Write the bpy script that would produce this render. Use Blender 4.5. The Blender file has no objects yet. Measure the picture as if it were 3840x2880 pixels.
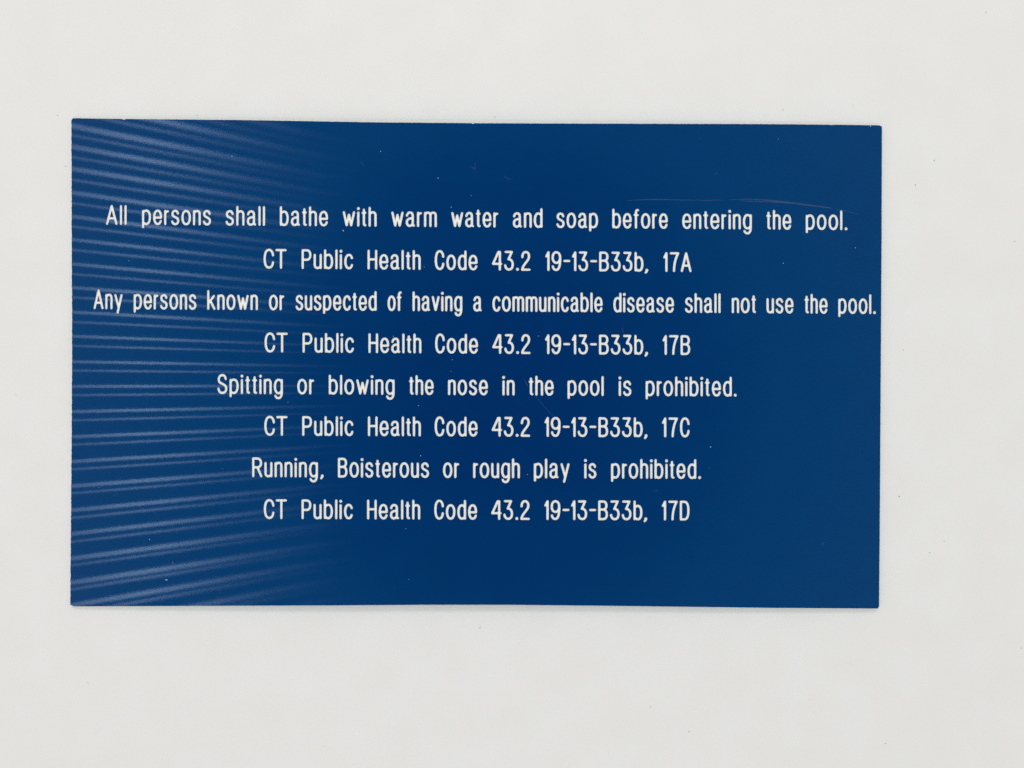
import bpy, bmesh, math, random
from math import radians, sin, cos, pi
from mathutils import Vector, Matrix
from mathutils.geometry import delaunay_2d_cdt

random.seed(7)
SC = bpy.context.scene
COL = SC.collection

# ------------------------------------------------------------------ camera
CAM_Z = 0.245                                   # phone held about 24 cm above the table
HFOV = radians(67.0)
cam_d = bpy.data.cameras.new('camera')
cam = bpy.data.objects.new('camera', cam_d)
COL.objects.link(cam)
cam.location = (0, 0, CAM_Z)
cam_d.sensor_fit = 'HORIZONTAL'
cam_d.angle = HFOV
cam_d.clip_start = 0.005
cam_d.clip_end = 60
SC.camera = cam

# ------------------------------------------------------------------ world: the pale room around, darker straight overhead (the photographer)
world = bpy.data.worlds.new('World')
SC.world = world
world.use_nodes = True
nt = world.node_tree
bg = nt.nodes['Background']
tc = nt.nodes.new('ShaderNodeTexCoord')
sep = nt.nodes.new('ShaderNodeSeparateXYZ')
nt.links.new(tc.outputs['Generated'], sep.inputs[0])
ramp = nt.nodes.new('ShaderNodeValToRGB')
nt.links.new(sep.outputs['Z'], ramp.inputs[0])
ramp.color_ramp.interpolation = 'EASE'
e = ramp.color_ramp.elements
e[0].position = 0.0; e[0].color = (1.13, 0.93, 0.84, 1)
e[1].position = 1.0; e[1].color = (0.05, 0.06, 0.08, 1)
for pos, c in ((0.72, (1.13, 0.94, 0.85, 1)), (0.86, (0.34, 0.80, 0.92, 1)), (0.93, (0.20, 0.66, 0.80, 1)), (0.974, (0.08, 0.30, 0.40, 1))):
    k = e.new(pos); k.color = c
nt.links.new(ramp.outputs['Color'], bg.inputs['Color'])
bg.inputs['Strength'].default_value = 0.89

SC.view_settings.view_transform = 'Standard'
SC.view_settings.look = 'None'
SC.view_settings.exposure = 0.0
SC.view_settings.gamma = 1.0
SC.view_settings.use_curve_mapping = False
SC.render.engine = 'CYCLES'
SC.cycles.use_denoising = False
SC.cycles.max_bounces = 6

# ------------------------------------------------------------------ lamps
def area_lamp(name, loc, target, sx, sy, radiance, color, spread=180.0):
    d = bpy.data.lights.new(name, 'AREA')
    d.shape = 'RECTANGLE'; d.size = sx; d.size_y = sy
    d.energy = radiance * pi * sx * sy
    d.color = color; d.spread = radians(spread)
    o = bpy.data.objects.new(name, d)
    COL.objects.link(o)
    o.location = loc
    o.rotation_euler = (Vector(target) - Vector(loc)).to_track_quat('-Z', 'Y').to_euler()
    return o

# two room lamps, one beyond the top edge of the sign and one beyond the bottom edge
area_lamp('ceiling_lamp', (0.12, 1.15, 1.25), (0, 0, 0), 0.20, 0.09, 32.0, (0.88, 0.95, 1.0))
area_lamp('ceiling_lamp', (-0.15, -1.30, 1.80), (0, 0, 0), 0.26, 0.12, 30.0, (0.94, 0.97, 1.0))
# broad soft fill added beyond the top edge so the table dims downwards
area_lamp('added_fill_light', (0.0, 0.74, 0.80), (0, 0.1, 0), 0.60, 0.26, 3.4, (1.0, 0.95, 0.89))

# louvred light on the left: rows of parallel light slots, seen mirrored in the glossy sign
PITCH = math.atan(0.92)
STRIP_ROT = Matrix(((cos(PITCH), 0, -sin(PITCH)), (0, 1, 0), (sin(PITCH), 0, cos(PITCH)))).to_euler()   # local X along the slot, -Z towards the sign
WIDE = [(0.6847, 0.0156), (0.6307, 0.0156), (0.5773, 0.0156), (0.531, 0.0138), (0.4817, 0.0138), (0.4283, 0.0125), (0.3749, 0.0106), (0.3233, 0.0094), (0.2687, 0.0094), (0.2159, 0.0094), (0.1608, 0.0088), (0.1068, 0.0081), (0.0498, 0.0081), (-0.0054, 0.0081), (-0.0617, 0.0088), (-0.1181, 0.0094), (-0.1733, 0.01), (-0.2285, 0.0113), (-0.2825, 0.0113), (-0.3353, 0.0113), (-0.3905, 0.0131), (-0.4444, 0.0138), (-0.4949, 0.0138), (-0.5483, 0.0138), (-0.6017, 0.0138)]
NARROW = [(0.658, 0.0063), (0.6075, 0.0063), (0.5565, 0.0063), (0.5078, 0.0063), (0.4568, 0.0069), (0.4046, 0.0063), (0.3524, 0.0063), (0.3002, 0.0063), (0.2462, 0.0056), (0.194, 0.0056), (0.1388, 0.0056), (0.0854, 0.0056), (0.0302, 0.0056), (-0.025, 0.0056), (-0.0813, 0.0056), (-0.1359, 0.0056), (-0.1911, 0.0056), (-0.2445, 0.0056), (-0.2997, 0.0063), (-0.3531, 0.0056), (-0.4059, 0.0056), (-0.4593, 0.0069), (-0.5127, 0.0069), (-0.5661, 0.0069)]
SLOT_X0, SLOT_X1 = -1.30, -0.52
SLOT_L = 7.0
def slot(y, w, k):
    d = bpy.data.lights.new('light_slot', 'AREA')
    d.shape = 'RECTANGLE'
    d.size = (SLOT_X1 - SLOT_X0) / cos(PITCH)
    d.size_y = w
    d.energy = SLOT_L * k * pi * d.size * w
    d.color = (1.0, 0.66, 0.70)
    # the slot is brightest part-way along and dims towards its far end
    d.use_nodes = True
    n, l = d.node_tree.nodes, d.node_tree.links
    em = n['Emission']
    g = n.new('ShaderNodeNewGeometry'); sx = n.new('ShaderNodeSeparateXYZ'); rp = n.new('ShaderNodeValToRGB')
    l.new(g.outputs['Position'], sx.inputs[0])
    mr = n.new('ShaderNodeMapRange'); mr.inputs['From Min'].default_value = SLOT_X0; mr.inputs['From Max'].default_value = SLOT_X1
    l.new(sx.outputs['X'], mr.inputs['Value']); l.new(mr.outputs[0], rp.inputs[0])
    l.new(rp.outputs['Color'], em.inputs['Strength'])
    rp.color_ramp.interpolation = 'B_SPLINE'
    cr = rp.color_ramp.elements
    stops = [(-1.30, .22), (-1.10, .40), (-1.05, .52), (-0.99, .86), (-0.94, 1.0), (-0.89, .84), (-0.81, .48), (-0.71, .22), (-0.62, .08), (-0.52, 0.0)]
    cr[1].position = 1.0; cr[1].color = (0, 0, 0, 1)
    cr[0].position = 0.0; cr[0].color = (stops[0][1],) * 3 + (1,)
    for xx, v in stops[1:-1]:
        k_ = cr.new((xx - SLOT_X0) / (SLOT_X1 - SLOT_X0)); k_.color = (v, v, v, 1)
    o = bpy.data.objects.new('light_slot', d)
    COL.objects.link(o)
    xm = (SLOT_X0 + SLOT_X1) / 2
    o.location = (xm, y, 1.5 + 0.92 * (xm + 1.0))
    o.rotation_euler = STRIP_ROT
for y, w in WIDE: slot(y, w * 0.72, 1.0)
for y, w in NARROW: slot(y, w * 0.80, 0.72)

# ------------------------------------------------------------------ materials
def new_mat(name):
    m = bpy.data.materials.new(name); m.use_nodes = True
    n = m.node_tree.nodes; b = n['Principled BSDF']
    return m, n, m.node_tree.links, b

def coords(n, l, scale):
    t = n.new('ShaderNodeTexCoord'); mp = n.new('ShaderNodeMapping')
    mp.inputs['Scale'].default_value = scale
    l.new(t.outputs['Object'], mp.inputs['Vector'])
    return mp.outputs['Vector']

def mat_table():
    m, n, l, b = new_mat('white_laminate')
    no = n.new('ShaderNodeTexNoise'); l.new(coords(n, l, (14, 14, 14)), no.inputs['Vector'])
    no.inputs['Detail'].default_value = 5
    r = n.new('ShaderNodeValToRGB'); l.new(no.outputs['Fac'], r.inputs[0])
    r.color_ramp.elements[0].position = 0.3; r.color_ramp.elements[0].color = (0.800, 0.790, 0.775, 1)
    r.color_ramp.elements[1].position = 0.7; r.color_ramp.elements[1].color = (0.818, 0.812, 0.800, 1)
    l.new(r.outputs[0], b.inputs['Base Color'])
    b.inputs['Roughness'].default_value = 0.5
    b.inputs['Specular IOR Level'].default_value = 0.35
    n2 = n.new('ShaderNodeTexNoise'); l.new(coords(n, l, (1500, 1500, 1500)), n2.inputs['Vector'])
    bp = n.new('ShaderNodeBump'); bp.inputs['Strength'].default_value = 0.04; bp.inputs['Distance'].default_value = 0.00004
    l.new(n2.outputs['Fac'], bp.inputs['Height']); l.new(bp.outputs[0], b.inputs['Normal'])
    return m

GRAIN = 0.11
def mat_blue():
    m, n, l, b = new_mat('blue_gloss_plastic')
    no = n.new('ShaderNodeTexNoise'); l.new(coords(n, l, (20, 30, 20)), no.inputs['Vector'])
    no.inputs['Detail'].default_value = 3
    r = n.new('ShaderNodeValToRGB'); l.new(no.outputs['Fac'], r.inputs[0])
    r.color_ramp.elements[0].position = 0.3; r.color_ramp.elements[0].color = (0.0, 0.0270, 0.130, 1)
    r.color_ramp.elements[1].position = 0.7; r.color_ramp.elements[1].color = (0.0, 0.0290, 0.138, 1)
    l.new(r.outputs[0], b.inputs['Base Color'])
    b.inputs['Roughness'].default_value = 0.02
    gl = n.new('ShaderNodeTexNoise'); l.new(coords(n, l, (2600, 800, 1)), gl.inputs['Vector']); gl.inputs['Detail'].default_value = 1
    gm = n.new('ShaderNodeMapRange'); l.new(gl.outputs['Fac'], gm.inputs['Value'])
    gm.inputs['From Min'].default_value = 0.32; gm.inputs['From Max'].default_value = 0.68
    gm.inputs['To Min'].default_value = 0.04; gm.inputs['To Max'].default_value = 0.86
    l.new(gm.outputs[0], b.inputs['Specular IOR Level'])       # patchy gloss, the sparkle inside the reflections
    b.inputs['Specular Tint'].default_value = (0.36, 0.78, 1.0, 1)
    # fine rolled grain running up and down the sheet: the face leans a little left or right from streak to streak
    def lean(scale, detail):
        g = n.new('ShaderNodeTexNoise'); l.new(coords(n, l, scale), g.inputs['Vector']); g.inputs['Detail'].default_value = detail
        sb = n.new('ShaderNodeMath'); sb.operation = 'SUBTRACT'; l.new(g.outputs['Fac'], sb.inputs[0]); sb.inputs[1].default_value = 0.5
        return sb.outputs[0]
    def times(v, k):
        q = n.new('ShaderNodeMath'); q.operation = 'MULTIPLY'; l.new(v, q.inputs[0]); q.inputs[1].default_value = k; return q.outputs[0]
    cx = n.new('ShaderNodeCombineXYZ')
    l.new(times(lean((5200, 900, 1), 1), GRAIN), cx.inputs['X'])
    l.new(times(lean((150, 150, 1), 1), 0.0008), cx.inputs['Y'])
    geo = n.new('ShaderNodeNewGeometry')
    ad = n.new('ShaderNodeVectorMath'); ad.operation = 'ADD'; l.new(geo.outputs['Normal'], ad.inputs[0]); l.new(cx.outputs[0], ad.inputs[1])
    nm = n.new('ShaderNodeVectorMath'); nm.operation = 'NORMALIZE'; l.new(ad.outputs[0], nm.inputs[0])
    l.new(nm.outputs[0], b.inputs['Normal'])
    return m

def mat_plain(name, col, rough, noise=0.03, scale=900):
    m, n, l, b = new_mat(name)
    no = n.new('ShaderNodeTexNoise'); l.new(coords(n, l, (scale,) * 3), no.inputs['Vector'])
    r = n.new('ShaderNodeValToRGB'); l.new(no.outputs['Fac'], r.inputs[0])
    r.color_ramp.elements[0].position = 0.35; r.color_ramp.elements[0].color = tuple(c * (1 - noise) for c in col) + (1,)
    r.color_ramp.elements[1].position = 0.65; r.color_ramp.elements[1].color = tuple(min(1, c * (1 + noise)) for c in col) + (1,)
    l.new(r.outputs[0], b.inputs['Base Color'])
    b.inputs['Roughness'].default_value = rough
    return m

def mat_scuff(name, col, cover):
    m, n, l, b = new_mat(name)
    b.inputs['Base Color'].default_value = col + (1,)
    b.inputs['Roughness'].default_value = 0.6
    no = n.new('ShaderNodeTexNoise'); l.new(coords(n, l, (1400, 1400, 1400)), no.inputs['Vector'])
    mr = n.new('ShaderNodeMapRange'); l.new(no.outputs['Fac'], mr.inputs['Value'])
    mr.inputs['From Min'].default_value = 0.3; mr.inputs['From Max'].default_value = 0.7
    mr.inputs['To Min'].default_value = cover * 0.4; mr.inputs['To Max'].default_value = min(1, cover * 1.5)
    l.new(mr.outputs[0], b.inputs['Alpha'])
    return m

M_TABLE = mat_table()
M_BLUE = mat_blue()
M_CORE = mat_plain('white_plastic_core', (0.80, 0.785, 0.74), 0.4, 0.015)
M_LETTER = mat_plain('engraved_white_plastic', (0.95, 0.925, 0.855), 0.45, 0.012)
M_SCUFF = mat_scuff('scuffed_plastic', (0.20, 0.25, 0.36), 0.17)
M_FAINT = mat_scuff('faint_scratch', (0.08, 0.19, 0.34), 0.25)
M_DUST = mat_plain('white_dust', (0.62, 0.68, 0.72), 0.8)
M_SPECK = mat_plain('dark_grit', (0.26, 0.25, 0.25), 0.8)

# ------------------------------------------------------------------ the bowed sheet
K = math.tan(HFOV / 2) / 1920.0
HALF = 0.1395                                   # the sign is about 277 mm wide
CORE_T = 0.0010                                 # white core
CAP_T = 0.00014                                 # blue cap layer
CUT = 0.00022                                  # depth of the engraving
def lift(x):                                    # gap between table and sheet: touches at the ends, arched between
    u = max(-1.0, min(1.0, x / HALF))
    return (0.2 + 1.6 * (1 - abs(u) ** 2.2) * (1 - 0.2 * u)) * 1e-3
def top_z(x): return lift(x) + CORE_T + CAP_T
def slope(x): return (lift(x + 1e-5) - lift(x - 1e-5)) / 2e-5
def P(px, py):
    """photo measurement -> x, y on the sheet (metres)"""
    z = 0.003
    for _ in range(6):
        x = (px - 1920) * K * (CAM_Z - z); y = -(py - 1440) * K * (CAM_Z - z)
        z = top_z(x)
    return x, y

def interp(pts, t):
    for (a, b), (c, d) in zip(pts, pts[1:]):
        if t <= c: return b + (d - b) * (t - a) / (c - a)
    return pts[-1][1]
TOP = [(268, 443), (460, 446), (900, 450), (1400, 458.7), (1800, 462), (2200, 463.5), (2600, 464.5), (2900, 465.5), (3200, 468.5), (3306, 470)]
BOT = [(263, 2274), (900, 2271.5), (1200, 2270.5), (1600, 2268), (1900, 2268), (2300, 2272), (2900, 2279.5), (3297, 2282)]
LEFT = [(443, 267.5), (1000, 269), (1230, 270.5), (1600, 269), (1900, 266.5), (2274, 263.5)]
RIGHT = [(470, 3307.5), (900, 3306), (1300, 3303.5), (1700, 3301), (2000, 3299), (2282, 3296.5)]
def outline():
    pts = []
    rag = random.Random(3)
    def jit(a): return rag.uniform(-a, a)
    r = 5
    x = 268 + r
    while x < 3306 - r:
        y = interp(TOP, x) + jit(0.35)
        for cx, w, dep in ((464, 6, 4.0), (1773, 5, 3.5), (1036, 4, 1.0), (3120, 6, 1.5)):
            if abs(x - cx) < w: y += dep * (1 - abs(x - cx) / w)
        pts.append((x, y)); x += 2.0 if (450 < x < 480 or 1760 < x < 1785) else rag.uniform(5, 9)
    y = 470 + r
    while y < 2281 - r:
        pts.append((interp(RIGHT, y) + jit(0.25), y)); y += rag.uniform(6, 10)
    x = 3297 - r
    while x > 264 + r:
        pts.append((x, interp(BOT, x) + jit(0.2))); x -= rag.uniform(6, 10)
    y = 2273 - r
    while y > 444 + r:
        pts.append((interp(LEFT, y) + jit(0.8), y)); y -= rag.uniform(4, 9)
    return [P(*q) for q in pts][::-1]             # pixel y runs down: reverse for CCW
OUT = outline()
def area2(p): return sum(a[0] * b[1] - b[0] * a[1] for a, b in zip(p, p[1:] + p[:1]))
if area2(OUT) < 0: OUT.reverse()

# ------------------------------------------------------------------ single-stroke engraver's alphabet (units: photo pixels, baseline 0)
H, X = 66.0, 50.0
def arc(cx, cy, rx, ry, a0, a1, n=None):
    n = n or max(5, int(abs(a1 - a0) / 11))
    return [(cx + rx * cos(radians(a0 + (a1 - a0) * i / n)), cy + ry * sin(radians(a0 + (a1 - a0) * i / n))) for i in range(n + 1)]
def sup(cx, cy, rx, ry, a0, a1, p=2.35, n=None):     # squarer oval, as the engraving machine cuts it
    n = n or max(6, int(abs(a1 - a0) / 9)); out = []
    for i in range(n + 1):
        a = radians(a0 + (a1 - a0) * i / n); c, s = cos(a), sin(a)
        out.append((cx + rx * math.copysign(abs(c) ** (2 / p), c), cy + ry * math.copysign(abs(s) ** (2 / p), s)))
    return out
def bez(a, b, c, d, n=10):
    return [tuple((1 - t) ** 3 * a[k] + 3 * (1 - t) ** 2 * t * b[k] + 3 * (1 - t) * t * t * c[k] + t ** 3 * d[k] for k in (0, 1)) for t in [i / n for i in range(n + 1)]]
def three():
    return [[(2, H), (25, H), (12.5, 38.5)] , bez((12.5, 38.5), (23, 39), (29, 30), (28.5, 18), 10) + bez((28.5, 18), (28, 6), (22, 0), (14.5, 0), 8)[1:] + bez((14.5, 0), (6, 0), (1, 6), (0, 15.5), 8)[1:]]
G = {}                                             # char -> (strokes, advance width)
G['A'] = ([[(0, 0), (16.5, H), (33, 0)], [(5.6, 20), (27.4, 20)]], 33)
G['l'] = ([[(0, 0), (0, H)]], 0)
G['p'] = ([[(0, -12), (0, X - 1.5)], bez((0, 40), (2, 47), (7, X), (13, X)) + bez((13, X), (22, X), (26, 38), (26, 25))[1:] + bez((26, 25), (26, 11), (21, 0), (12.5, 0))[1:] + bez((12.5, 0), (7, 0), (2, 2), (0, 8))[1:]], 26)
G['e'] = ([[(1.5, 24), (26, 24)] , bez((26, 24), (26.5, 40), (22, X), (13.5, X)) + bez((13.5, X), (4.5, X), (0, 39), (0, 25))[1:] + bez((0, 25), (0, 11), (5, 0), (13.5, 0))[1:] + bez((13.5, 0), (19, 0), (23, 3.5), (25.3, 11.5))[1:]], 26)
G['r'] = ([[(0, 0), (0, X - 1)], [(0, 38)] + bez((0, 38), (2.5, 45), (5, 48), (10.5, 47.5))], 10.5)
G['s'] = ([bez((22, 40), (20, 47), (17, X), (12, X)) + bez((12, X), (5, X), (1, 45), (1, 39))[1:] + bez((1, 39), (1, 31), (6, 29), (12, 26))[1:] + bez((12, 26), (18.5, 23), (23, 20), (23, 12.5))[1:] + bez((23, 12.5), (23, 5), (18, 0), (12, 0))[1:] + bez((12, 0), (6, 0), (2, 3), (0, 10))[1:]], 23)
G['o'] = ([sup(14, X / 2, 14, X / 2, 0, 190, 2.15), sup(14, X / 2, 14, X / 2, 180, 370, 2.15)], 28)
G['n'] = ([[(0, 0), (0, X - 1)], [(0, 41)] + bez((0, 41), (3, 47), (6, X), (11.5, X)) + bez((11.5, X), (19, X), (21.5, 45), (21.5, 37))[1:] + [(21.5, 0)]], 21.5)
G['h'] = ([[(0, 0), (0, H)], [(0, 41)] + bez((0, 41), (3, 47), (6, X), (11.5, X)) + bez((11.5, X), (19, X), (22, 45), (22, 37))[1:] + [(22, 0)]], 22)
G['a'] = ([bez((1, 38.5), (2.5, 46), (6, X), (12.5, X)) + bez((12.5, X), (20.5, X), (22.5, 44), (22.5, 37))[1:] + [(22.5, 8)] + bez((22.5, 8), (22.5, 3), (24, 1.5), (26.5, 1.2))[1:],
          bez((22.5, 29), (13, 28), (7.5, 27.5), (3, 22.5)) + bez((3, 22.5), (-1.5, 16.5), (-1, 0), (11, 0))[1:] + bez((11, 0), (16, 0), (20.5, 4), (22.5, 9))[1:]], 26.5)
G['b'] = ([[(0, 0.5), (0, H)], bez((0, 40), (2, 47), (7, X), (12.5, X)) + bez((12.5, X), (21, X), (25.5, 39), (25.5, 25))[1:] + bez((25.5, 25), (25.5, 11), (21, 0), (12.5, 0))[1:] + bez((12.5, 0), (7, 0), (2, 3), (0, 10))[1:]], 25.5)
G['d'] = ([[(25, 0.5), (25, H)], bez((25, 40), (23, 47), (18, X), (13, X)) + bez((13, X), (4.5, X), (0, 39), (0, 25))[1:] + bez((0, 25), (0, 11), (4.5, 0), (13, 0))[1:] + bez((13, 0), (18, 0), (23, 3), (25, 10))[1:]], 25)
G['t'] = ([[(4.5, 59)] + [(4.5, 9)] + bez((4.5, 9), (4.5, 3), (6, 1), (10, 1.2))[1:], [(0, X - 2.5), (9.5, X - 2.5)]], 10)
G['w'] = ([[(0, X - 1), (10.5, 1), (19, 40), (27.5, 1), (38, X - 1)]], 38)
G['i'] = ([[(0, 0), (0, X - 1.5)], 'dot', (0.3, 63.5)], 0.3)
G['m'] = ([[(0, 0), (0, X - 1)], [(0, 42)] + bez((0, 42), (2.5, 47), (5, X), (10, X)) + bez((10, X), (17, X), (20, 46), (20, 38))[1:] + [(20, 0)],
          [(20, 42)] + bez((20, 42), (22.5, 47), (25, X), (30, X)) + bez((30, X), (37, X), (40, 46), (40, 38))[1:] + [(40, 0)]], 40)
G['f'] = ([[(5, 0), (5, 56)] + bez((5, 56), (5.2, 63), (8, 66.5), (13, 65.3))[1:], [(0, X - 3), (11.5, X - 3)]], 13)
G['g'] = ([[(25.5, X - 1), (25.5, 4)] + bez((25.5, 4), (25.5, -10), (21, -18.5), (13, -18.5))[1:] + bez((13, -18.5), (8, -18.5), (4, -16), (2, -10))[1:],
          bez((25.5, 40), (23.5, 47), (18.5, X), (13.3, X)) + bez((13.3, X), (4.5, X), (0, 39), (0, 25))[1:] + bez((0, 25), (0, 11), (4.5, 0), (13.3, 0))[1:] + bez((13.3, 0), (18.5, 0), (23, 4), (25.5, 10))[1:]], 25.5)
G['u'] = ([[(0, X - 1), (0, 14)] + bez((0, 14), (0, 4), (4, 0), (10.5, 0))[1:] + bez((10.5, 0), (16, 0), (20, 3), (22, 9))[1:], [(22, X - 1), (22, 0.5)]], 22)
G['c'] = ([bez((24, 38), (22, 46), (18.5, X), (13.5, X)) + bez((13.5, X), (4.5, X), (0, 39), (0, 25))[1:] + bez((0, 25), (0, 11), (4.5, 0), (13.5, 0))[1:] + bez((13.5, 0), (18.5, 0), (22, 4), (24, 12))[1:]], 24)
G['k'] = ([[(0, 0), (0, H)], [(23, X - 2), (1, 21)], [(8.5, 30.5), (25, 0)]], 25)
G['v'] = ([[(0, X - 1), (12, 1), (24, X - 1)]], 24)
G['y'] = ([[(0, X - 1), (13.8, 3)], [(26, X - 1), (9.5, -16)]], 26)
G['C'] = ([bez((28.5, 46), (27.5, 59), (22, H + .7), (14.8, H + .7)) + bez((14.8, H + .7), (4.5, H + .7), (0, 52), (0, 33))[1:] + bez((0, 33), (0, 14), (4.5, 0), (14.8, 0))[1:] + bez((14.8, 0), (22, 0), (27.5, 7.5), (28.5, 20))[1:]], 28.5)
G['T'] = ([[(0, H), (31, H)], [(15.5, H), (15.5, 0)]], 31)
G['P'] = ([[(0, 0), (0, H), (14, H)] + bez((14, H), (24, H), (28, 59), (28, 48.5))[1:] + bez((28, 48.5), (28, 38), (24, 30.5), (14, 30.5))[1:] + [(1, 30.5)]], 28)
G['R'] = ([[(0, 0), (0, H), (14.5, H)] + bez((14.5, H), (25, H), (29, 59), (29, 50))[1:] + bez((29, 50), (29, 40), (25, 33), (14.5, 33))[1:] + [(1, 33)], [(16, 33), (30, 0)]], 30)
G['B'] = ([[(0, 0), (0, H), (14.5, H)] + bez((14.5, H), (23, H), (27, 60), (27, 51))[1:] + bez((27, 51), (27, 42), (22, 36), (14, 36))[1:] + [(1, 36)],
          [(14, 36)] + bez((14, 36), (24, 36), (28.5, 28), (28.5, 18))[1:] + bez((28.5, 18), (28.5, 7), (24, 0), (14, 0))[1:] + [(0, 0)]], 28.5)
G['D'] = ([[(0, 0), (0, H), (13, H)] + bez((13, H), (25, H), (29, 52), (29, 33))[1:] + bez((29, 33), (29, 14), (25, 0), (13, 0))[1:], [(13, 0), (0, 0)]], 29)
G['H'] = ([[(0, 0), (0, H)], [(28.5, 0), (28.5, H)], [(0, 34), (28.5, 34)]], 28.5)
G['S'] = ([bez((27, 52), (26, 61), (22, H + .5), (14.5, H + .5)) + bez((14.5, H + .5), (6, H + .5), (1, 59), (1, 50.5))[1:] + bez((1, 50.5), (1, 40), (7, 37.5), (14.5, 34))[1:] + bez((14.5, 34), (23, 30), (29, 26), (29, 16))[1:] + bez((29, 16), (29, 6.5), (23, 0), (14.5, 0))[1:] + bez((14.5, 0), (6, 0), (1, 6), (0, 16))[1:]], 29)
G['1'] = ([[(0, 50.5), (8, H), (8, 0)]], 8)
G['2'] = ([bez((1, 47), (1, 59), (6, H + .3), (14, H + .3)) + bez((14, H + .3), (22, H + .3), (27, 59), (26.5, 49))[1:] + bez((26.5, 49), (26, 41), (22, 36), (17, 29.5))[1:] + bez((17, 29.5), (8, 18), (1.5, 10), (0.5, 0))[1:] + [(28, 0)]], 28)
G['3'] = (three(), 28.7)
G['4'] = ([[(26, 0), (26, H - .5), (20.5, H - .5), (0, 21), (31, 21)]], 31)
G['7'] = ([[(0, H), (28, H)] + bez((28, H), (17, 46), (12.5, 25), (12, 0))[1:]], 28)
G['9'] = ([sup(14.2, 46.5, 14.2, 19.8, -20, 190, 2.15), sup(14.2, 46.5, 14.2, 19.8, 180, 330, 2.15) , bez((28.2, 50), (29.5, 30), (27.5, 0), (14, 0), 14) + bez((14, 0), (6.5, 0), (2, 5), (0.8, 13))[1:]], 28.8)
G['-'] = ([[(0, 34), (18, 34)]], 18)
G['.'] = (['dot', (1.2, 1.2)], 2.4)
G[','] = (['dot', (4.2, 1.6), [(4.2, 1.6), (3.6, -2.5), (0.2, -7)]], 5)

LINES = [
 (405, 838.3, 3160, 858.8, [('All', 396.6, 474.7), ('persons', 531.7, 791.3), ('shall', 845, 993.9), ('bathe', 1048.8, 1230.2), ('with', 1285, 1412.4), ('warm', 1467, 1638.2), ('water', 1692, 1868.5), ('and', 1922.6, 2034.6), ('soap', 2086.3, 2242.9), ('before', 2295.8, 2504.5), ('entering', 2558.2, 2819.8), ('the', 2873.5, 2967.9), ('pool.', 3021.6, 3178.6)]),
 (1000, 1003.2, 2560, 1015.8, [('CT', 987.8, 1074.8), ('Public', 1130.5, 1323.8), ('Health', 1377.9, 1577.6), ('Code', 1630, 1790.8), ('43.2', 1844.5, 1989.7), ('19-13-B33b,', 2044.4, 2430.9), ('17A', 2487, 2593.6)]),
 (350, 1155, 3250, 1173.3, [('Any', 349.8, 459.7), ('persons', 500.4, 736.3), ('known', 776.2, 967), ('or', 1008, 1065.9), ('suspected', 1107.8, 1412.4), ('of', 1453, 1506.8), ('having', 1546.7, 1733.8), ('a', 1774, 1806.7), ('communicable', 1846.5, 2260), ('disease', 2299.9, 2527.7), ('shall', 2568.4, 2702.6), ('not', 2744, 2835.6), ('use', 2874.3, 2976), ('the', 3016.7, 3104), ('pool.', 3143.6, 3285.2)]),
 (1000, 1317.3, 2560, 1327, [('CT', 991.6, 1079), ('Public', 1134, 1327.2), ('Health', 1381.3, 1580.2), ('Code', 1631.5, 1792.6), ('43.2', 1845.8, 1989.6), ('19-13-B33b,', 2043.8, 2430.2), ('17B', 2484.4, 2588.6)]),
 (830, 1473.2, 2740, 1482.9, [('Spitting', 814.6, 1060.7), ('or', 1114.4, 1177.9), ('blowing', 1232.4, 1479.8), ('the', 1533.5, 1626.2), ('nose', 1679.8, 1829.5), ('in', 1883.8, 1929.9), ('the', 1982.5, 2076.4), ('pool', 2128, 2264.1), ('is', 2320, 2367.8), ('prohibited.', 2421, 2762.8)]),
 (1000, 1629.8, 2560, 1635.9, [('CT', 990.7, 1078.2), ('Public', 1132.7, 1325.2), ('Health', 1379.3, 1578.2), ('Code', 1629.8, 1791), ('43.2', 1843.6, 1988), ('19-13-B33b,', 2041.7, 2428), ('17C', 2482.3, 2586.4)]),
 (950, 1785.4, 2600, 1792, [('Running,', 945, 1213.4), ('Boisterous', 1266.7, 1609), ('or', 1661, 1721.8), ('rough', 1774, 1949.6), ('play', 2001.8, 2136), ('is', 2190.8, 2236.5), ('prohibited.', 2291.2, 2629.3)]),
 (1000, 1942.3, 2560, 1947.7, [('CT', 988.8, 1076.2), ('Public', 1130.2, 1322.8), ('Health', 1376, 1575.8), ('Code', 1628.3, 1789), ('43.2', 1841.7, 1986.9), ('19-13-B33b,', 2041, 2427), ('17D', 2481.7, 2586)]),
]
SW = 4.4                                        # half the cutter's width
GAP = 16.3
PAIR = {('C', 'T'): 12, ('1', '9'): 16, ('-', '1'): 15, ('1', '7'): 17, ('7', 'A'): 14, ('3', '.'): 17, ('b', ','): 13, ('d', '.'): 16, ('l', '.'): 17, ('r', 'o'): 15, ('4', '3'): 15.5}

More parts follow.
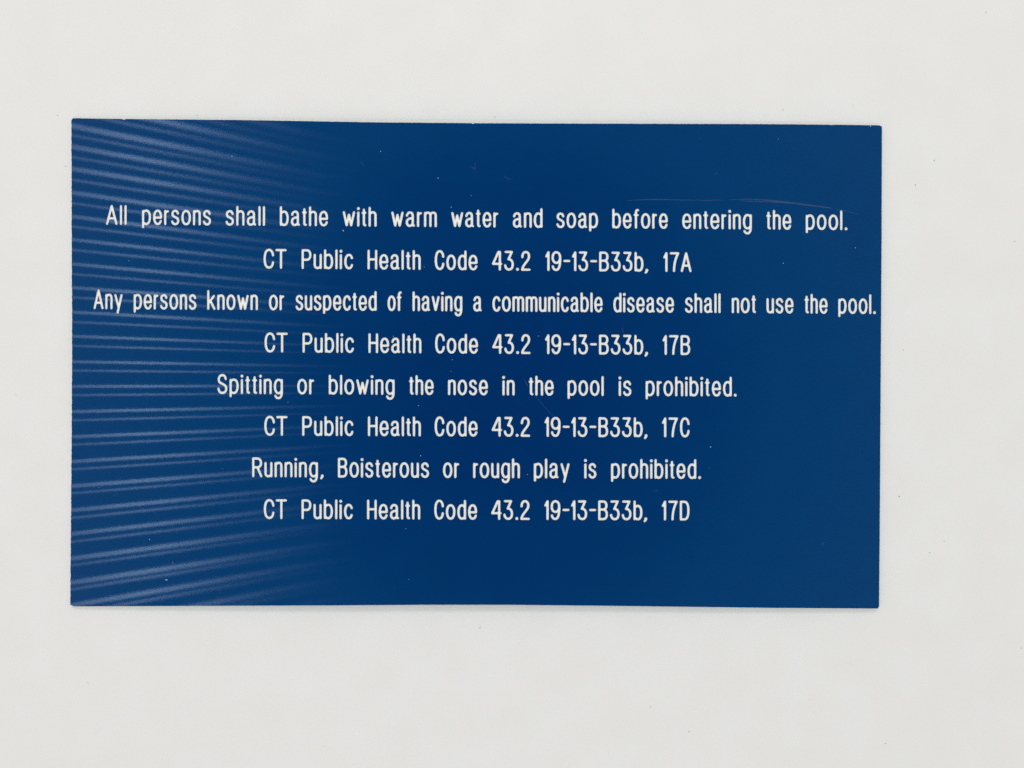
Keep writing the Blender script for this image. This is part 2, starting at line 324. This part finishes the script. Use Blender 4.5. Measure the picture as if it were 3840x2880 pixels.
def ribbon(poly, r):
    """round-ended outline of one cutter stroke"""
    q = [poly[0]]
    for p in poly[1:]:
        if math.hypot(p[0] - q[-1][0], p[1] - q[-1][1]) > 0.3: q.append(p)
    n = len(q)
    def nd(a, b):
        d = math.hypot(b[0] - a[0], b[1] - a[1]); return ((b[0] - a[0]) / d, (b[1] - a[1]) / d)
    dirs = [nd(q[i], q[i + 1]) for i in range(n - 1)]
    L, R = [], []
    for i in range(n):
        a = dirs[max(0, i - 1)]; b = dirs[min(n - 2, i)]
        mx, my = -(a[1] + b[1]), a[0] + b[0]; m = math.hypot(mx, my); mx, my = mx / m, my / m
        c = max(0.5, mx * -b[1] + my * b[0])
        L.append((q[i][0] + mx * r / c, q[i][1] + my * r / c)); R.append((q[i][0] - mx * r / c, q[i][1] - my * r / c))
    a0 = math.degrees(math.atan2(dirs[-1][1], dirs[-1][0])); a1 = math.degrees(math.atan2(dirs[0][1], dirs[0][0]))
    endc = arc(q[-1][0], q[-1][1], r, r, a0 - 90, a0 + 90, 8)[1:-1]
    begc = arc(q[0][0], q[0][1], r, r, a1 + 90, a1 + 270, 8)[1:-1]
    return R + endc + L[::-1] + begc
def split_sharp(poly):
    """cut a stroke where it turns sharply, so every outline stays simple"""
    out, cur = [], [poly[0]]
    for i in range(1, len(poly)):
        cur.append(poly[i])
        if i < len(poly) - 1:
            a = Vector(poly[i]) - Vector(poly[i - 1]); b = Vector(poly[i + 1]) - Vector(poly[i])
            if a.length > 1e-6 and b.length > 1e-6 and a.angle(b) > radians(32): out.append(cur); cur = [poly[i]]
    out.append(cur)
    return out

def word_strokes(word):
    x, res, prev = 0.0, [], None
    for ch in word:
        st, w = G[ch]
        if prev is not None: x += PAIR.get((prev, ch), GAP)
        k = 0
        while k < len(st):
            if st[k] == 'dot':
                res.append(('dot', [(st[k + 1][0] + x, st[k + 1][1])])); k += 2
            else:
                res.append(('line', [(a + x, b) for a, b in st[k]])); k += 1
        x += w; prev = ch
    return res, x

glyph_polys = []                                  # (line number, outline in sheet metres)
for li, (bx0, by0, bx1, by1, words) in enumerate(LINES):
    for word, x0, x1 in words:
        st, w = word_strokes(word)
        s = ((x1 - x0) - 2 * SW) / w if w > 1 else 1
        for kind, pl in st:
            def place(p): 
                px = x0 + SW + p[0]; return (px, by0 + (by1 - by0) * (px - bx0) / (bx1 - bx0) - p[1])
            pl2 = [(a * s, b) for a, b in pl]
            if kind == 'dot':
                glyph_polys.append((li, [P(*place(q)) for q in arc(pl2[0][0], pl2[0][1], 5.7, 5.9, 0, 360, 16)[:-1]]))
            else:
                for piece in split_sharp(pl2):
                    glyph_polys.append((li, [P(*place(q)) for q in ribbon(piece, SW)]))

# ------------------------------------------------------------------ cut the lettering out of the blue cap (one exact flat arrangement, then bowed)
SCALE = 1000.0
verts, faces = [], []
def add_face(poly):
    poly = [(x * SCALE, y * SCALE) for x, y in poly]
    if area2(poly) < 0: poly.reverse()
    i0 = len(verts); verts.extend(Vector(p) for p in poly); faces.append(list(range(i0, i0 + len(poly))))
add_face(OUT)
for li, poly in glyph_polys: add_face(poly)
xs = [p[0] for p in OUT]; ys = [p[1] for p in OUT]
gx = -0.1255
while gx < 0.1225:
    gy = min(ys) + 0.002
    while gy < max(ys) - 0.0025:
        if min(xs) + 0.002 < gx < max(xs) - 0.002: verts.append(Vector((gx * SCALE, gy * SCALE)))
        gy += 0.004
    gx += 0.003
cv, ce, cf, ov, oe, of = delaunay_2d_cdt(verts, [], faces, 0, 1e-4)
CP = [(v.x / SCALE, v.y / SCALE) for v in cv]
blue_tris, letter_tris = [], {i: [] for i in range(8)}
for tri, src in zip(cf, of):
    if 0 not in src: continue
    t = list(tri)
    a, b, c = (CP[i] for i in t[:3])
    if (b[0] - a[0]) * (c[1] - a[1]) - (c[0] - a[0]) * (b[1] - a[1]) < 0: t.reverse()
    g = [s for s in src if s > 0]
    if g: letter_tris[glyph_polys[g[0] - 1][0]].append(t)
    else: blue_tris.append(t)

def finish(name, bm, mats, parent=None):
    me = bpy.data.meshes.new(name)
    bm.to_mesh(me); bm.free()
    for m in (mats if isinstance(mats, (list, tuple)) else [mats]): me.materials.append(m)
    o = bpy.data.objects.new(name, me)
    COL.objects.link(o)
    if parent: o.parent = parent
    return o

def sheet_mesh(tris, z_top, z_wall):
    """the triangles at depth z_top below the sheet's face, with walls round their border down to / up from z_wall"""
    bm = bmesh.new(); vm = {}
    def v(i):
        if i not in vm: vm[i] = bm.verts.new((CP[i][0], CP[i][1], top_z(CP[i][0]) - z_top))
        return vm[i]
    cnt = {}
    for t in tris:
        try: f = bm.faces.new([v(i) for i in t])
        except ValueError: continue
        f.smooth = True
        for k in range(len(t)): cnt[(t[k], t[(k + 1) % len(t)])] = 1
    wv = {}
    def w(i):
        if i not in wv: wv[i] = (bm.verts.new((CP[i][0], CP[i][1], top_z(CP[i][0]) - z_top)), bm.verts.new((CP[i][0], CP[i][1], top_z(CP[i][0]) - z_wall)))
        return wv[i]
    for (a, b) in cnt:
        if (b, a) in cnt: continue
        (a0, a1), (b0, b1) = w(a), w(b)
        q = [a0, a1, b1, b0]
        bm.faces.new(q)
    return bm

def true_normals(o):
    """the cap's face takes the exact normals of the bowed sheet; walls keep their own"""
    me = o.data
    nl = []
    for p in me.polygons:
        for vi in p.vertices:
            if p.use_smooth and p.normal.z > 0.7:
                n = Vector((-slope(me.vertices[vi].co.x), 0, 1)).normalized()
            else: n = p.normal
            nl.append(tuple(n))
    me.normals_split_custom_set(nl)

# ------------------------------------------------------------------ setting: the white table top the sign lies on
def ground():
    bm = bmesh.new()
    R = 1.6
    vs = [bm.verts.new(p) for p in ((-R, -R, 0), (R, -R, 0), (R, R, 0), (-R, R, 0), (-R, -R, -.03), (R, -R, -.03), (R, R, -.03), (-R, R, -.03))]
    for q in ((0, 1, 2, 3), (7, 6, 5, 4), (0, 4, 5, 1), (1, 5, 6, 2), (2, 6, 7, 3), (3, 7, 4, 0)): bm.faces.new([vs[i] for i in q])
    # grit lying on it
    rg = random.Random(5)
    def flake(px, py, rx, ry, ang=0.0):
        k = K * CAM_Z; cx, cy = (px - 1920) * k, -(py - 1440) * k
        n = 7; ring = []
        for i in range(n):
            a = 2 * pi * i / n; r = rg.uniform(.75, 1.15)
            x, y = rx * r * cos(a) * k, ry * r * sin(a) * k
            ring.append(bm.verts.new((cx + x * cos(ang) - y * sin(ang), cy + x * sin(ang) + y * cos(ang), 0.00005)))
        top = bm.verts.new((cx, cy, 0.00005 + min(rx, ry) * k * .6))
        for i in range(n):
            f = bm.faces.new((ring[i], ring[(i + 1) % n], top)); f.material_index = 1
    for s in ((3433, 694, 2.6, 1.7, .4), (2936, 412, 2.2, 1.3, -.9), (3503, 602, 4, 1.2, .8), (1856, 438, 2, 1.6, 0), (3372, 1862, 2.6, 2, .2),
              (3486, 2072, 1.8, 1.4, 0), (2584, 2744, 3.2, 1.8, -.8), (3320, 2788, 3.5, 1.0, .5), (1800, 2354, 1.2, 4, 0), (246, 623, 5, .8, -.1),
              (3388, 1313, 1.6, 1.4, 0), (330, 2560, 1.6, 1.4, 0), (740, 433, 1, 2.4, 0), (3697, 46, 1.8, 1.8, 0), (3805, 905, 1.8, 1.4, 0), (2440, 2650, 1.5, 1.2, 0),
              (216, 433, 1.4, 1.4, 0), (60, 1480, 1.4, 1.2, 0), (3830, 2430, 2, 1.4, 0), (3540, 2030, 1.5, 1.2, 0)):
        flake(*s)
    for _ in range(4): flake(rg.uniform(20, 3820), rg.choice((rg.uniform(20, 420), rg.uniform(2330, 2860))), rg.uniform(.5, 1.0), rg.uniform(.5, 1.0))
    o = finish('table_top', bm, [M_TABLE, M_SPECK])
    o['kind'] = 'structure'
    return o
ground()

# ------------------------------------------------------------------ the sign
sign = bpy.data.objects.new('engraved_sign', None)
COL.objects.link(sign)
sign['label'] = 'blue plastic pool rules sign engraved in white, lying slightly bowed on the white table'
sign['category'] = 'sign'

def core():
    """white core under the cap: edges flare a little, so a thin white rim shows round the blue"""
    bm = bmesh.new()
    n = len(OUT)
    cx = sum(p[0] for p in OUT) / n; cy = sum(p[1] for p in OUT) / n
    hx = (max(xs) - min(xs)) / 2; hy = (max(ys) - min(ys)) / 2
    def grow(p, d): 
        return (p[0] + d * max(-1, min(1, (p[0] - cx) / hx * 60 if abs(p[0] - cx) > hx * .985 else 0)), p[1] + d * (math.copysign(1, p[1] - cy) if abs(p[1] - cy) > hy * .975 else 0))
    smooth = []
    for i in range(n):                                 # sawn cleaner than the brittle cap
        q = [OUT[(i + k) % n] for k in (-2, -1, 0, 1, 2)]
        smooth.append((sum(a[0] for a in q) / 5, sum(a[1] for a in q) / 5) if all(abs(a[0] - OUT[i][0]) < 0.0035 and abs(a[1] - OUT[i][1]) < 0.0035 for a in q) else OUT[i])
    rings = []
    for d, dz in ((0.00005, CAP_T), (0.00016, CAP_T + 0.0004), (0.00024, CAP_T + CORE_T)):
        r = []
        for p in smooth:
            x, y = grow(p, d); r.append(bm.verts.new((x, y, top_z(x) - dz)))
        rings.append(r)
    for a, b in zip(rings, rings[1:]):
        for i in range(n):
            j = (i + 1) % n; bm.faces.new((a[i], b[i], b[j], a[j]))
    # broad faces follow the bow in narrow columns
    cols = 64
    def face(dz, flip):
        x0, x1 = min(xs) + .0006, max(xs) - .0006
        prev = None
        for i in range(cols + 1):
            x = x0 + (x1 - x0) * i / cols
            px = 1920 + x / (K * (CAM_Z - top_z(x)))
            y0, y1 = P(px, interp(BOT, px))[1] + .0006, P(px, interp(TOP, px))[1] - .0006
            cur = (bm.verts.new((x, y0, top_z(x) - dz)), bm.verts.new((x, y1, top_z(x) - dz)))
            if prev:
                q = (prev[0], cur[0], cur[1], prev[1]); bm.faces.new(q[::-1] if flip else q)
            prev = cur
    face(CUT + 0.00008, False); face(CAP_T + CORE_T, True)
    # closing strips between rim and broad faces
    def close(ring, dz, flip):
        prev = None
        for i in range(n + 1):
            p = ring[i % n].co
            x = max(min(xs) + .0006, min(max(xs) - .0006, p.x)); px = 1920 + x / (K * (CAM_Z - top_z(x)))
            y = max(P(px, interp(BOT, px))[1] + .0006, min(P(px, interp(TOP, px))[1] - .0006, p.y))
            if prev:
                q = (ring[(i - 1) % n], ring[i % n], bm.verts.new((x, y, top_z(x) - dz)), bm.verts.new(prev))
                bm.faces.new(q[::-1] if flip else q)
            prev = (x, y, top_z(x) - dz)
    close(rings[0], CUT + 0.00008, False); close(rings[-1], CAP_T + CORE_T, True)
    return finish('white_core', bm, M_CORE, sign)
core()

def blue_face():
    bm = sheet_mesh(blue_tris, 0.0, CAP_T)
    # scratches, scuffs and dust that belong to this face
    rs = random.Random(11)
    def pt(px, py, up=0.00002):
        x, y = P(px, py); return (x, y, top_z(x) + up)
    def sliver(pts, wid, mi, up=0.00002):
        prev = None
        for i, (x, y) in enumerate(pts):
            a = pts[max(0, i - 1)]; b = pts[min(len(pts) - 1, i + 1)]
            d = Vector((b[0] - a[0], b[1] - a[1])).normalized(); w = wid[i] / 2 if isinstance(wid, (list, tuple)) else wid / 2
            cur = (bm.verts.new(pt(x - d.y * w, y + d.x * w, up)), bm.verts.new(pt(x + d.y * w, y - d.x * w, up)))
            if prev:
                f = bm.faces.new((prev[0], cur[0], cur[1], prev[1])); f.normal_update()
                if f.normal.z < 0: f.normal_flip()
                f.material_index = mi; f.smooth = True
            prev = cur
    def dot(px, py, r, mi=3, up=0.00003):
        r *= 0.78
        ring = [bm.verts.new(pt(px + r * rs.uniform(.7, 1.2) * cos(2 * pi * i / 6), py - r * rs.uniform(.7, 1.2) * sin(2 * pi * i / 6), up)) for i in range(6)]
        f = bm.faces.new(ring); f.normal_update()
        if f.normal.z < 0: f.normal_flip()
        f.material_index = mi; f.smooth = True
    def c7(l): return [(2200 + a / 2.011, 640 + b / 2.011) for a, b in l]
    sliver(c7([(300, 226), (400, 220), (500, 217), (600, 219), (700, 221), (860, 223)]), [1, 2.5, 3.5, 3, 2.5, 1], 2)
    sliver(c7([(858, 226), (900, 225), (960, 223), (1035, 219)]), [1.5, 2.6, 2, .6], 1)
    sliver(c7([(1070, 220), (1150, 217), (1220, 214)]), [1, 2, 2], 2)
    sliver(c7([(1200, 213), (1290, 218), (1370, 224), (1440, 231), (1520, 240), (1600, 250), (1680, 261), (1750, 269), (1810, 277), (1860, 286)]), [1.5, 3.0, 4, 5.5, 6, 6, 5.5, 5, 4, 1], 1)
    sliver(c7([(1150, 227), (1250, 231), (1350, 235), (1440, 240), (1520, 246)]), [1, 2.2, 2.4, 2.4, 1.2], 1, .00003)
    sliver(c7([(1880, 293), (1930, 300), (1990, 313), (2050, 328)]), [1.5, 2.5, 1.8, .8], 2)
    def c6(l): return [(1600 + a / 1.843, 1200 + b / 1.843) for a, b in l]
    sliver(c6([(668, 403), (685, 430), (692, 448), (703, 461)]), [1, 2.5, 4.5, 1], 2)
    sliver(c6([(735, 510), (790, 570), (860, 650), (905, 705)]), [.8, 1.4, 1.4, .6], 2)
    sliver(c6([(1352, 62), (1358, 78), (1354, 92)]), [1, 2.2, .8], 2)
    sliver(c6([(778, 80), (782, 86)]), [2.5, 2], 1)
    sliver([(1760, 620), (1783, 638)], [1, 2], 2); sliver([(1350, 606), (1363, 620)], [1, 2.2], 2)
    sliver([(1891, 660), (1905, 671), (1922, 672)], [1.6, 2, .6], 2); sliver([(1780, 612), (1782, 634)], [1, 2.4], 2)
    sliver([(2681, 656), (2690, 649)], [1.2, 2.6], 1); sliver([(3080, 2044), (3085, 2034), (3090, 2033)], 1.6, 2)
    sliver([(3083, 2037), (3088, 2046)], 1.6, 2)
    sliver([(829, 1759), (838, 1756)], [1.2, 2.6], 2); sliver([(2445, 1845), (2466, 1838)], [1, 1.8], 2)
    sliver([(2657, 1755), (2663, 1752)], 1.8, 2); sliver([(425, 1858), (445, 1853)], [.8, 1.8], 2)
    sliver([(620, 2174), (628, 2175)], 2.2, 3); sliver([(826, 2210), (825, 2226)], 1.2, 2)
    sliver([(2331, 1238), (2334, 1229)], 1.6, 2); sliver([(1285, 863), (1289, 867)], 2, 3)
    for _ in range(14):
        x, y, a = rs.uniform(320, 3270), rs.uniform(490, 2240), rs.uniform(0, pi); L = rs.uniform(4, 16); b = rs.uniform(-.5, .5)
        sliver([(x, y), (x + L * .5 * cos(a), y + L * .5 * sin(a)), (x + L * .5 * (cos(a) + cos(a + b)), y + L * .5 * (sin(a) + sin(a + b)))], [.5, rs.uniform(.7, 1.5), .5], 2)
    for x, y, r in ((870, 586, 2.1), (1428, 568, 1.9), (1643, 668, 2.2), (1692, 777, 1.8), (1767, 734, 1.4), (3264, 473, 2.6), (3208, 929, 1.7), (2937, 987, 1.6), (561, 2023, 1.8), (1577, 1709, 1.6), (2664, 1676, 1.9),
                    (1578, 1709, 1.4), (1080, 1508, 1.4), (1569, 1521, 1.8), (1475, 1261, 1.5), (1591, 1001, 1.4), (2666, 1676, 1.4), (1522, 1983, 1.3), (483, 978, 1.4), (648, 2110, 1.6), (2020, 1260, 1.5), (1696, 1349, 1.4)):
        dot(x, y, r)
    for _ in range(8): dot(rs.uniform(300, 3280), rs.uniform(480, 2250), rs.choice((.7, .8, 1.0, 1.2)))
    dot(1978, 1780, 2.4, 4)
    o = finish('blue_face', bm, [M_BLUE, M_SCUFF, M_FAINT, M_DUST, M_SPECK], sign)
    true_normals(o)
    return o
blue_face()

WHICH = ['first line, about bathing with soap', 'second line, code ending in 17A', 'third line, about communicable disease', 'fourth line, code ending in 17B',
         'fifth line, about spitting', 'sixth line, code ending in 17C', 'seventh line, about rough play', 'eighth line, code ending in 17D']
for i in range(8):
    bm = sheet_mesh(letter_tris[i], CUT, CAP_T)      # floor of the engraving, its white walls rising to the cap
    o = finish('text_line', bm, M_LETTER, sign)
    o['label'] = WHICH[i]
